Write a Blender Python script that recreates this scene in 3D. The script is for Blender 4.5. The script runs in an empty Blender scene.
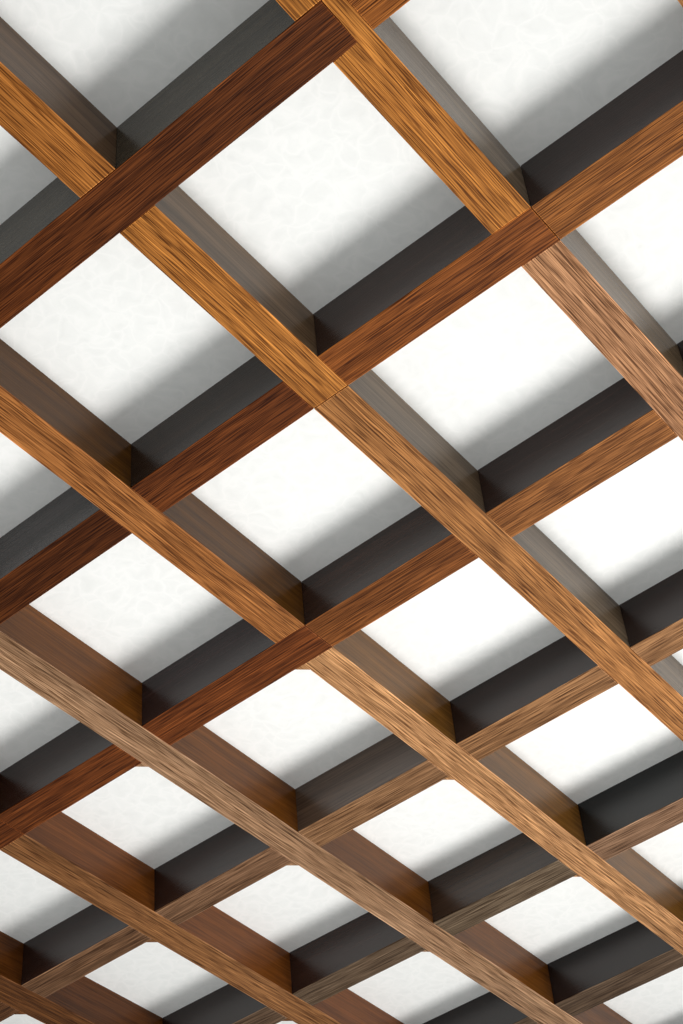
import bpy, bmesh, math
from mathutils import Vector, Matrix

sc = bpy.context.scene
S = 2.5            # metres per unit: the underside of the lattice is 2.5 m above the lens
EYE = 4.5          # camera height above the floor (a gallery)

# ------------------------------------------------------------------ camera
F_PX = 1802.963
R = [[0.626549, -0.775878, -0.073818], [0.524291, 0.489666, -0.696668], [0.576675, 0.397795, 0.713586]]
cam = bpy.data.cameras.new('camera'); cam_o = bpy.data.objects.new('camera', cam)
sc.collection.objects.link(cam_o); sc.camera = cam_o
r, d_, f_ = (Vector(v) for v in R)
M3 = Matrix((r, -d_, -f_)).transposed()
cam_o.matrix_world = Matrix.Translation((0, 0, EYE)) @ M3.to_4x4()
cam.sensor_fit = 'VERTICAL'; cam.sensor_height = 24.0; cam.lens = F_PX * 24.0 / 1024.0
cam.clip_start = 0.05; cam.clip_end = 100

# ------------------------------------------------------------------ light
sc.view_settings.view_transform = 'Standard'; sc.view_settings.look = 'None'
sc.view_settings.gamma = 1.0; sc.view_settings.use_curve_mapping = False
sc.view_settings.exposure = 0.0
w = bpy.data.worlds.new('room_air'); sc.world = w; w.use_nodes = True
bg = w.node_tree.nodes['Background']; bg.inputs[0].default_value = (0.97, 1.0, 0.975, 1); bg.inputs[1].default_value = 0.375
la = bpy.data.lights.new('floor_glow', 'AREA'); la.shape = 'DISK'; la.size = 3.5
la.energy = 67; la.spread = math.radians(50); la.color = (1.0, 0.985, 0.96)
lo = bpy.data.objects.new('floor_glow', la); sc.collection.objects.link(lo)
lo.location = (2.85 * S, 0.52 * S, 0.3)
aim = Vector((0.83 * S, 0.38 * S, EYE + S)) - lo.location
lo.rotation_euler = aim.to_track_quat('-Z', 'Y').to_euler()

# ------------------------------------------------------------------ the measured lattice (units of S)
D = 0.05013
A = {  # beams running away to the lower right: centre offset, width, slope
 'a': (0.49347, 0.03257, 0.01338), 'b': (0.30312, 0.03293, 0.00928), 'c': (0.67948, 0.03197, 0.01283),
 'd': (0.8669, 0.03396, 0.01042), 'e': (1.05104, 0.03379, 0.01652), 'f': (1.23992, 0.03602, 0.00538),
 'g': (0.113, 0.0335, 0.006), 'h': (1.43, 0.035, 0.008)}
B = {  # beams rising to the upper right
 0: (0.49201, 0.03699, 0.02625), 1: (0.6981, 0.03552, 0.01611), 2: (0.90886, 0.03648, 0.01261),
 3: (1.12253, 0.03342, 0.00788), 4: (1.33864, 0.03386, 0.0009), 5: (1.5612, 0.03634, 0.00388),
 6: (1.785, 0.036, 0.003), -1: (0.285, 0.036, 0.03)}
U0, V0 = 1.0, 0.75
AO = ['g', 'b', 'a', 'c', 'd', 'e', 'f', 'h']      # by rising v
BO = [-1, 0, 1, 2, 3, 4, 5, 6]

def lineA(n, s):      # s: -1 right edge, +1 left edge, 0 centre -> v = p + t(u-U0)
    p, wd, t = A[n]; return p + s * wd / 2, t
def lineB(n, s):      # u = p + t(v-V0)
    p, wd, t = B[n]; return p + s * wd / 2, t
def X(la_, lb):       # crossing of an A line and a B line
    a, ta = la_; b, tb = lb
    u = (b + tb * (a - V0) - tb * ta * U0) / (1 - ta * tb)
    return Vector((u, a + ta * (u - U0)))

# ------------------------------------------------------------------ materials
def srgb(c):
    return tuple(((v / 255) / 12.92 if v / 255 <= .04045 else ((v / 255 + .055) / 1.055) ** 2.4) for v in c)

class NT:
    def __init__(s, name):
        s.m = bpy.data.materials.new(name); s.m.use_nodes = True
        s.t = s.m.node_tree; s.b = s.t.nodes['Principled BSDF']
    def n(s, ty, **k):
        o = s.t.nodes.new(ty)
        for a, v in k.items():
            if a.startswith('i_'):
                kk = a[2:]; o.inputs[int(kk) if kk.isdigit() else kk].default_value = v
            else: setattr(o, a, v)
        return o
    def l(s, a, b): s.t.links.new(a, b)
    def math(s, op, a, b=None, clamp=False):
        o = s.n('ShaderNodeMath', operation=op, use_clamp=clamp)
        for i, v in enumerate((a, b)):
            if v is None: continue
            if isinstance(v, (int, float)): o.inputs[i].default_value = v
            else: s.l(v, o.inputs[i])
        return o.outputs[0]
    def ramp(s, fac, stops):
        o = s.n('ShaderNodeValToRGB'); e = o.color_ramp.elements
        while len(e) < len(stops): e.new(.5)
        for el, (p, c) in zip(e, stops): el.position = p; el.color = (*c[:3], 1)
        s.l(fac, o.inputs[0]); return o.outputs[0]

cache = {}
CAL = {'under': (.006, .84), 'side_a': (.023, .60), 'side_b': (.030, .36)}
def wood(tone, kind='under', rough=.5):
    """oak: tone is the mean sRGB colour of the board face as lit"""
    side = kind != 'under'; key = (tone, kind)
    if key in cache: return cache[key]
    N = NT('oak_side' if side else 'oak_face')
    o_, e_ = CAL[kind]; base = [max(.004, (v - o_) / e_) for v in srgb(tone)]
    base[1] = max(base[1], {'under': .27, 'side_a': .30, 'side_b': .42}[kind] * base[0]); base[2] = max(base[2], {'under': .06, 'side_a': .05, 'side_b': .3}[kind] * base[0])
    tc = N.n('ShaderNodeTexCoord'); oi = N.n('ShaderNodeObjectInfo')
    off = N.n('ShaderNodeCombineXYZ')
    N.l(N.math('MULTIPLY', oi.outputs['Random'], 37.0), off.inputs[0]); N.l(N.math('MULTIPLY', oi.outputs['Random'], 91.0), off.inputs[1])
    add = N.n('ShaderNodeVectorMath', operation='ADD'); N.l(tc.outputs['Object'], add.inputs[0]); N.l(off.outputs[0], add.inputs[1])
    # slow wander of the grain
    wn = N.n('ShaderNodeTexNoise', i_Scale=1.0, i_Detail=1.0)
    mw = N.n('ShaderNodeMapping'); mw.inputs['Scale'].default_value = (1.6, 5, 5); N.l(add.outputs[0], mw.inputs[0]); N.l(mw.outputs[0], wn.inputs['Vector'])
    ws = N.n('ShaderNodeVectorMath', operation='SCALE'); ws.inputs[3].default_value = .016; N.l(wn.outputs['Color'], ws.inputs[0])
    wa = N.n('ShaderNodeVectorMath', operation='ADD'); N.l(add.outputs[0], wa.inputs[0]); N.l(ws.outputs[0], wa.inputs[1])
    def tex(scale, detail, rg=.6):
        mp = N.n('ShaderNodeMapping'); mp.inputs['Scale'].default_value = scale; N.l(wa.outputs[0], mp.inputs[0])
        t = N.n('ShaderNodeTexNoise', i_Scale=1.0, i_Detail=detail, i_Roughness=rg); N.l(mp.outputs[0], t.inputs['Vector'])
        return t.outputs['Fac']
    bands = tex((1.0, 46, 46), 3)
    fine = tex((5, 470, 470), 2, .5)
    pores = tex((12, 580, 580), 1, .4)
    broad = tex((.8, 7, 7), 1)
    k1 = N.ramp(bands, [(.3, (.80, .79, .77)), (.7, (1.2, 1.19, 1.15))])
    k2 = N.ramp(fine, [(.36, (.62, .57, .52)), (.64, (1.36, 1.38, 1.42))])
    k3 = N.ramp(pores, [(.38, (.34, .28, .22)), (.48, (1.0, 1.0, 1.0)), (.60, (1.0, 1.0, 1.0)), (.70, (1.45, 1.5, 1.5))])
    k4 = N.ramp(broad, [(.3, (.82, .8, .78)), (.7, (1.18, 1.2, 1.22))])
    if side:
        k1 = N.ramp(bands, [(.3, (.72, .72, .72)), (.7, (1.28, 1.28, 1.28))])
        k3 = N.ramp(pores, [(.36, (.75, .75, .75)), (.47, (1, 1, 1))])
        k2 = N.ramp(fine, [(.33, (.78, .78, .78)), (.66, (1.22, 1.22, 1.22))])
    cur = None
    for kk in (k1, k2, k3, k4):
        mx = N.n('ShaderNodeMix', data_type='RGBA', blend_type='MULTIPLY'); mx.inputs[0].default_value = 1
        if cur is None: mx.inputs[6].default_value = (*base, 1)
        else: N.l(cur, mx.inputs[6])
        N.l(kk, mx.inputs[7]); cur = mx.outputs[2]
    N.l(cur, N.b.inputs['Base Color'])
    N.b.inputs['Roughness'].default_value = rough
    N.b.inputs['Specular IOR Level'].default_value = {'under': .05, 'side_a': .16, 'side_b': .6}[kind]
    bm_ = N.n('ShaderNodeBump', i_Strength=.12 if side else .35, i_Distance=.002)
    N.l(N.math('ADD', fine, pores), bm_.inputs['Height']); N.l(bm_.outputs[0], N.b.inputs['Normal'])
    cache[key] = N.m
    return N.m

def plaster():
    N = NT('mottled_white_panel')
    tc = N.n('ShaderNodeTexCoord'); oi = N.n('ShaderNodeObjectInfo')
    off = N.n('ShaderNodeCombineXYZ')
    N.l(N.math('MULTIPLY', oi.outputs['Random'], 53.0), off.inputs[0]); N.l(N.math('MULTIPLY', oi.outputs['Random'], 17.0), off.inputs[1])
    add = N.n('ShaderNodeVectorMath', operation='ADD'); N.l(tc.outputs['Object'], add.inputs[0]); N.l(off.outputs[0], add.inputs[1])
    wn = N.n('ShaderNodeTexNoise', i_Scale=14.0, i_Detail=2.0); N.l(add.outputs[0], wn.inputs['Vector'])
    ws = N.n('ShaderNodeVectorMath', operation='SCALE'); ws.inputs[3].default_value = .10; N.l(wn.outputs['Color'], ws.inputs[0])
    wa = N.n('ShaderNodeVectorMath', operation='ADD'); N.l(add.outputs[0], wa.inputs[0]); N.l(ws.outputs[0], wa.inputs[1])
    v = N.n('ShaderNodeTexVoronoi', feature='SMOOTH_F1', i_Scale=22.0); v.inputs['Smoothness'].default_value = .6; N.l(wa.outputs[0], v.inputs['Vector'])
    n2 = N.n('ShaderNodeTexNoise', i_Scale=38.0, i_Detail=3.0, i_Roughness=.6); N.l(wa.outputs[0], n2.inputs['Vector'])
    v2 = N.n('ShaderNodeTexVoronoi', feature='DISTANCE_TO_EDGE', i_Scale=24.0); N.l(wa.outputs[0], v2.inputs['Vector'])
    vein = N.ramp(v2.outputs['Distance'], [(.0, (1, 1, 1)), (.10, (.35, .35, .35)), (.3, (0, 0, 0))])
    h = N.math('ADD', N.math('MULTIPLY', vein, .45), N.math('MULTIPLY', n2.outputs['Fac'], .9))
    col = N.ramp(h, [(.28, (.82, .83, .82)), (.55, (.855, .865, .855)), (.95, (.895, .90, .89))])
    N.l(col, N.b.inputs['Base Color']); N.b.inputs['Roughness'].default_value = .75
    N.l(col, N.b.inputs['Emission Color']); N.b.inputs['Emission Strength'].default_value = .12   # even glow added to lift the shaded bands on the panels
    b = N.n('ShaderNodeBump', i_Strength=.06, i_Distance=.003); N.l(h, b.inputs['Height']); N.l(b.outputs[0], N.b.inputs['Normal'])
    return N.m
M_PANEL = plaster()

def plain(name, c, rough=.8):
    N = NT(name)
    t = N.n('ShaderNodeTexNoise', i_Scale=6.0); o = N.ramp(t.outputs['Fac'], [(.3, tuple(v * .9 for v in srgb(c))), (.7, srgb(c))])
    N.l(o, N.b.inputs['Base Color']); N.b.inputs['Roughness'].default_value = rough; return N.m

# ------------------------------------------------------------------ builders
def prism(name, pts, z0, z1, mats, inv=None, parent=None, bevel=.0017, bottom=0, side=1):
    """upright prism over the footprint pts (world metres)"""
    bm = bmesh.new()
    ar = sum(pts[i][0] * pts[(i + 1) % len(pts)][1] - pts[(i + 1) % len(pts)][0] * pts[i][1] for i in range(len(pts)))
    if ar < 0: pts = pts[::-1]
    lo_ = [bm.verts.new((p[0], p[1], z0)) for p in pts]; hi = [bm.verts.new((p[0], p[1], z1)) for p in pts]
    fb = bm.faces.new(lo_[::-1]); ft = bm.faces.new(hi); fb.material_index = bottom; ft.material_index = side
    n = len(pts)
    for i in range(n):
        f = bm.faces.new((lo_[i], lo_[(i + 1) % n], hi[(i + 1) % n], hi[i])); f.material_index = side
    if bevel:
        es = [e for e in bm.edges if all(abs(v.co.z - z0) < 1e-6 for v in e.verts)]
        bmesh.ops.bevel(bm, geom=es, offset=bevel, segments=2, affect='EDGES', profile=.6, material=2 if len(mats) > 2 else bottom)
    if inv is not None: bm.transform(inv)
    bmesh.ops.recalc_face_normals(bm, faces=bm.faces)
    me = bpy.data.meshes.new(name); bm.to_mesh(me); bm.free()
    for m in mats: me.materials.append(m)
    o = bpy.data.objects.new(name, me); sc.collection.objects.link(o)
    if parent: o.parent = parent
    return o

Z0 = EYE + S; Z1 = Z0 + D * S
def W(p): return (p[0] * S, p[1] * S)
G = 0.0006 / S                       # half of a hairline joint

# which beam runs through at a crossing ('A' unless listed)
THRU = {('a', 0): 'B', ('b', 1): 'B', ('c', 2): 'B', ('e', 2): 'B', ('b', 0): 'lap', ('a', -1): 'A'}
UMIN, UMAX, VMIN, VMAX = 0.20, 1.90, 0.03, 1.50

# mean colours of the boards as lit, underside and side; sides carry their shade
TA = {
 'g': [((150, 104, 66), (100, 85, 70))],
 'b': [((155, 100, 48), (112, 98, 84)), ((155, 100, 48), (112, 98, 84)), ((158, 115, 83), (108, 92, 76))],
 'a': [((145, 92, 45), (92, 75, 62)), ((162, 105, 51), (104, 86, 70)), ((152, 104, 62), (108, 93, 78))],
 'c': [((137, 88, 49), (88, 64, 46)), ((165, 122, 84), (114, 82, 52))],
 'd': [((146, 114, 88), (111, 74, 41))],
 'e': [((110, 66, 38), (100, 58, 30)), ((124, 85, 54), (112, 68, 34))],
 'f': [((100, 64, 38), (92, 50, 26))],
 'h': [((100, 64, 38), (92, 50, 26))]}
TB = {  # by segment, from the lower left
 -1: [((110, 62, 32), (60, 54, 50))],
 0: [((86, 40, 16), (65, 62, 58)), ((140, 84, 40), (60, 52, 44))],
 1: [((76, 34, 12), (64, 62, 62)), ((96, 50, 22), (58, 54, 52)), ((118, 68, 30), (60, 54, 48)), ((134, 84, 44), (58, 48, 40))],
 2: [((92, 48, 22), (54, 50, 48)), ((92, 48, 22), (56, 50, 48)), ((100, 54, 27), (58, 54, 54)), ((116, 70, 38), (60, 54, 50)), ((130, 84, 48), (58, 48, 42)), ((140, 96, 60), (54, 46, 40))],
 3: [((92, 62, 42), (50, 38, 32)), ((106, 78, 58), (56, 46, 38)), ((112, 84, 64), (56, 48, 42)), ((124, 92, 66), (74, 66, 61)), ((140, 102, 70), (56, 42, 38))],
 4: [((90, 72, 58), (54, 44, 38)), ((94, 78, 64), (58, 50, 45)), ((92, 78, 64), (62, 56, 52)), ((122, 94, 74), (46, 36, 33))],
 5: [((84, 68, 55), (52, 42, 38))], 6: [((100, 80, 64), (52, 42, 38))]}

def tag(o, label, cat, group=None, kind=None):
    o['label'] = label; o['category'] = cat
    if group: o['group'] = group
    if kind: o['kind'] = kind

LAB_A = {
 'g': 'brown beam showing only its tip in the top right corner of the photo',
 'b': 'golden oak beam descending from the top centre of the photo to the right edge',
 'a': 'long golden oak beam descending from the upper left edge through the photo centre',
 'c': 'oak beam descending from the left edge under the long central one, paler further down',
 'd': 'greyish brown beam descending from the left edge just above two thirds of the height',
 'e': 'reddish brown beam descending from the left edge near the bottom, under the greyish one',
 'f': 'short dark brown beam descending across the bottom left corner',
 'h': 'wooden beam just outside the bottom left corner of the photo'}
LAB_B = {
 -1: 'rising cross beam just outside the top edge of the photo',
 0: 'dark reddish brown cross beam at the upper left, the widest and topmost rising one',
 1: 'rising cross beam second from the top, dark red at left and golden brown at right',
 2: 'rising cross beam third from the top, reaching the right edge below the golden beam',
 3: 'rising cross beam fourth from the top, greyish at left, starting at the bottom left corner',
 4: 'grey brown cross beam rising through the lower right, fifth from the top',
 5: 'short grey brown cross beam in the bottom right corner, lowest of the rising ones',
 6: 'rising cross beam just outside the bottom right corner of the photo'}
PANEL_LABEL = {
 (0, 'a'): 'mottled white ceiling panel in the top left corner, above the dark reddish cross beam',
 (0, 'c'): 'shaded sliver of white panel at the left edge, above the dark reddish cross beam',
 (1, 'b'): 'large white ceiling panel at top right, cut by the photo edge',
 (1, 'a'): 'largest whole white ceiling panel, at the upper centre right of the dark reddish beam',
 (1, 'c'): 'large white ceiling panel at upper left, directly below the dark reddish cross beam',
 (1, 'd'): 'half white panel cut by the left edge, at the middle of the photo height',
 (2, 'b'): 'white panel cut by the right edge, directly below the large top right one',
 (2, 'a'): 'bright white ceiling panel right of centre, just under the four-way beam joint',
 (2, 'c'): 'bright white ceiling panel at the photo centre, below the open dark joint',
 (2, 'd'): 'white ceiling panel left of centre, above the broad greyish brown beam',
 (2, 'e'): 'white panel cut by the left edge, directly below the greyish brown beam',
 (3, 'a'): 'white ceiling panel touching the right edge at mid height, under the golden beam',
 (3, 'c'): 'white ceiling panel just below and right of the photo centre',
 (3, 'd'): 'white panel with a clipped top corner, directly below the photo centre',
 (3, 'e'): 'white panel with clipped top corner at lower left, under the greyish brown beam',
 (3, 'f'): 'white panel cut by the left edge near the bottom, below the reddish brown beam end',
 (4, 'a'): 'tiny corner of white panel at the right edge, below mid height',
 (4, 'c'): 'white ceiling panel at the lower right, above the fifth rising cross beam',
 (4, 'd'): 'white panel with a rounded top corner, lower centre, right of the greyish brown beam',
 (4, 'e'): 'white panel near the bottom centre, left of the greyish brown beam',
 (4, 'f'): 'small white panel near the bottom edge at left, below the reddish brown beam',
 (4, 'h'): 'sliver of white panel in the bottom left corner',
 (5, 'c'): 'white panel cut by the right edge, next above the bottom right corner one',
 (5, 'd'): 'white panel at lower right, framed by the grey brown beams above the corner',
 (5, 'e'): 'white panel cut by the bottom edge, right of centre',
 (5, 'f'): 'tiny tip of white panel at the bottom edge, left of centre',
 (6, 'd'): 'white panel in the bottom right corner, cut by the edges'}

SIDE = {'b': 'side_a', 'c': 'side_b'}   # by the first letter of the group
def beam_root(name, p0, p1):
    """Empty at the start of the beam, local x along it"""
    d = (Vector(W(p1)) - Vector(W(p0))); ang = math.atan2(d.y, d.x)
    mw = Matrix.Translation((*W(p0), Z0)) @ Matrix.Rotation(ang, 4, 'Z')
    return mw

def build_beam(polys, tones, p0, p1, label, group, wedges=(), notes={}):
    mw = beam_root('wooden_joist', p0, p1); inv = mw.inverted()
    if len(polys) == 1 and not wedges:
        t = tones[0]
        o = prism('wooden_joist', [W(p) for p in polys[0]], Z0, Z1, [wood(t[0]), wood(t[1], SIDE[group[0]], .24), wood(tuple(min(255, v * 1.22 + 8) for v in t[0]))], inv)  # third oak is brightened: a highlight painted along the bevelled edges
        o.matrix_world = mw; tag(o, label, 'wooden beam', group); return o
    root = bpy.data.objects.new('wooden_joist', None); sc.collection.objects.link(root)
    root.empty_display_size = .1; root.matrix_world = mw
    tag(root, label, 'wooden beam', group)
    for i, pl in enumerate(polys):
        t = tones[min(i, len(tones) - 1)]
        o = prism('board', [W(p) for p in pl], Z0, Z1, [wood(t[0]), wood(t[1], SIDE[group[0]], .24), wood(tuple(min(255, v * 1.22 + 8) for v in t[0]))], inv, root)  # bevels get a lighter oak, an edge highlight put into the colour
        if i in notes: o['label'] = notes[i]
    for pl, t in wedges:
        prism('corner_wedge', [W(p) for p in pl], Z0 + .0008, Z0 + .02, [wood(t), wood(t)], inv, root, bevel=.0006, side=0)
    return root

# small glued corner wedges below some crossings: (A beam, B beam) -> size
WEDGE = {('c', 2): .0095, ('d', 2): .0085, ('c', 3): .0075, ('d', 3): .0085, ('c', 4): .006, ('e', 3): .0085, ('d', 4): .0065, ('e', 4): .0085, ('f', 3): .009}

def endB(u): return (u, 0.0)
# --- A beams
for n in AO:
    segs = []; L, Rr = lineA(n, 1), lineA(n, -1)
    start = (UMIN, 0.0); cur = [X(L, start), X(Rr, start)]
    for j in BO:
        th = THRU.get((n, j), 'A')
        up = lineB(j, -1); dn = lineB(j, 1)
        if th == 'A' and (n, j) == ('a', 1):     # the two boards of this beam meet at the lower edge of the crossing
            segs.append([*cur, X(Rr, (dn[0] - G * 1.5, dn[1])), X(L, (dn[0] - G * 1.5, dn[1]))])
            cur = [X(L, (dn[0] + G * 1.5, dn[1])), X(Rr, (dn[0] + G * 1.5, dn[1]))]
        elif th == 'B':
            e = (up[0] - G, up[1]); segs.append([*cur, X(Rr, e), X(L, e)])
            e = (dn[0] + G, dn[1]); cur = [X(L, e), X(Rr, e)]
        elif th == 'lap':                        # the cross beam is let in for 64% of the width
            mid = lineA(n, 1 - 2 * .64); mid = (mid[0] - G, mid[1])
            e = (up[0] - G, up[1]); segs.append([*cur, X(Rr, e), X(L, e)])
            e2 = (dn[0] + G, dn[1])
            cur = [X(L, e2), X(mid, e2), X(mid, (up[0] + G, up[1])), X(Rr, (up[0] + G, up[1]))]
    e = (UMAX, 0.0)
    segs.append([*cur, X(Rr, e), X(L, e)])
    fixed = [list(s) for s in segs]
    wd = []
    for (aa, j), sz in WEDGE.items():
        if aa != n: continue
        ll = lineA(n, 1); dn = lineB(j, 1)
        c = X((ll[0] + .0001, ll[1]), (dn[0] + .0001, dn[1]))
        p = X((ll[0] + .0001, ll[1]), (dn[0] + sz, dn[1])); q = X((ll[0] + sz, ll[1]), (dn[0] + .0001, dn[1]))
        wd.append(([c, p, q], TA[n][-1][0]))
    build_beam(fixed, TA[n], X(lineA(n, 0), start), X(lineA(n, 0), e), LAB_A[n], 'beams falling to the right', wd)
# --- B beams (from the lower left, high v, to the upper right, low v)
for j in BO:
    segs = []; up, dn = lineB(j, -1), lineB(j, 1)
    s0 = (VMAX, 0.0); cur = [X(s0, up), X(s0, dn)]
    for n in reversed(AO):
        th = THRU.get((n, j), 'A'); L, Rr = lineA(n, 1), lineA(n, -1)
        if th == 'A': e = (L[0] + G, L[1])
        elif th == 'lap':
            e = lineA(n, 1 - 2 * .64); e = (e[0] + G, e[1])
        elif (n, j) == ('a', 0): continue        # one board right through
        else: e = (Rr[0] + G, Rr[1])
        segs.append([cur[0], cur[1], X(e, dn), X(e, up)])
        e = (Rr[0] - G, Rr[1]); cur = [X(e, up), X(e, dn)]
    e = (VMIN, 0.0); segs.append([cur[0], cur[1], X(e, dn), X(e, up)])
    TBj = TB[j]
    # hidden boards at the lower left share the first tone
    first = {-1: 4, 0: 5, 1: 4, 2: 2, 3: 1, 4: 2, 5: 2, 6: 2}[j]
    tones = [TBj[max(0, min(len(TBj) - 1, i - first))] for i in range(len(segs))]
    build_beam(segs, tones, X(s0, lineB(j, 0)), X(e, lineB(j, 0)), LAB_B[j], 'cross beams rising to the right',
               notes={1: {first: 'dark reddish board', first + 3: 'golden brown board'}}.get(j, {}))

# ------------------------------------------------------------------ panels, one above each cell
gap = .0012 / S
for i in range(len(BO) - 1):
    for k in range(len(AO) - 1):
        a0, a1, b0, b1 = AO[k], AO[k + 1], BO[i], BO[i + 1]
        la0, la1, lb0, lb1 = lineA(a0, 0), lineA(a1, 0), lineB(b0, 0), lineB(b1, 0)
        pts = [X((la0[0] + gap, la0[1]), (lb0[0] + gap, lb0[1])), X((la0[0] + gap, la0[1]), (lb1[0] - gap, lb1[1])),
               X((la1[0] - gap, la1[1]), (lb1[0] - gap, lb1[1])), X((la1[0] - gap, la1[1]), (lb0[0] + gap, lb0[1]))]
        c = sum(pts, Vector((0, 0))) / 4
        lab = PANEL_LABEL.get((b1, a1))
        if lab is None and (b1, a1) not in ((0, 'b'), (0, 'd'), (1, 'e'), (2, 'f'), (3, 'b'), (3, 'h'), (4, 'b'), (5, 'a'), (5, 'h'), (6, 'c'), (6, 'e'), (6, 'f')): continue
        mw = Matrix.Translation((*W(c), Z1))
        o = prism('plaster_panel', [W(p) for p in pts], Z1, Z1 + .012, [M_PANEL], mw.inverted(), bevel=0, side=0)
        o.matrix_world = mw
        if lab: tag(o, lab, 'ceiling panel', 'white ceiling panels')
        else: tag(o, 'white ceiling panel lying just outside the frame of the photo', 'ceiling panel', 'panels outside the frame')

# ------------------------------------------------------------------ the slab above
ce = prism('ceiling', [(UMIN * S, VMIN * S), (UMAX * S, VMIN * S), (UMAX * S, VMAX * S), (UMIN * S, VMAX * S)], Z1 + .013, Z1 + .10, [plain('slab', (120, 118, 114))], bevel=0, side=0)
ce['kind'] = 'structure'
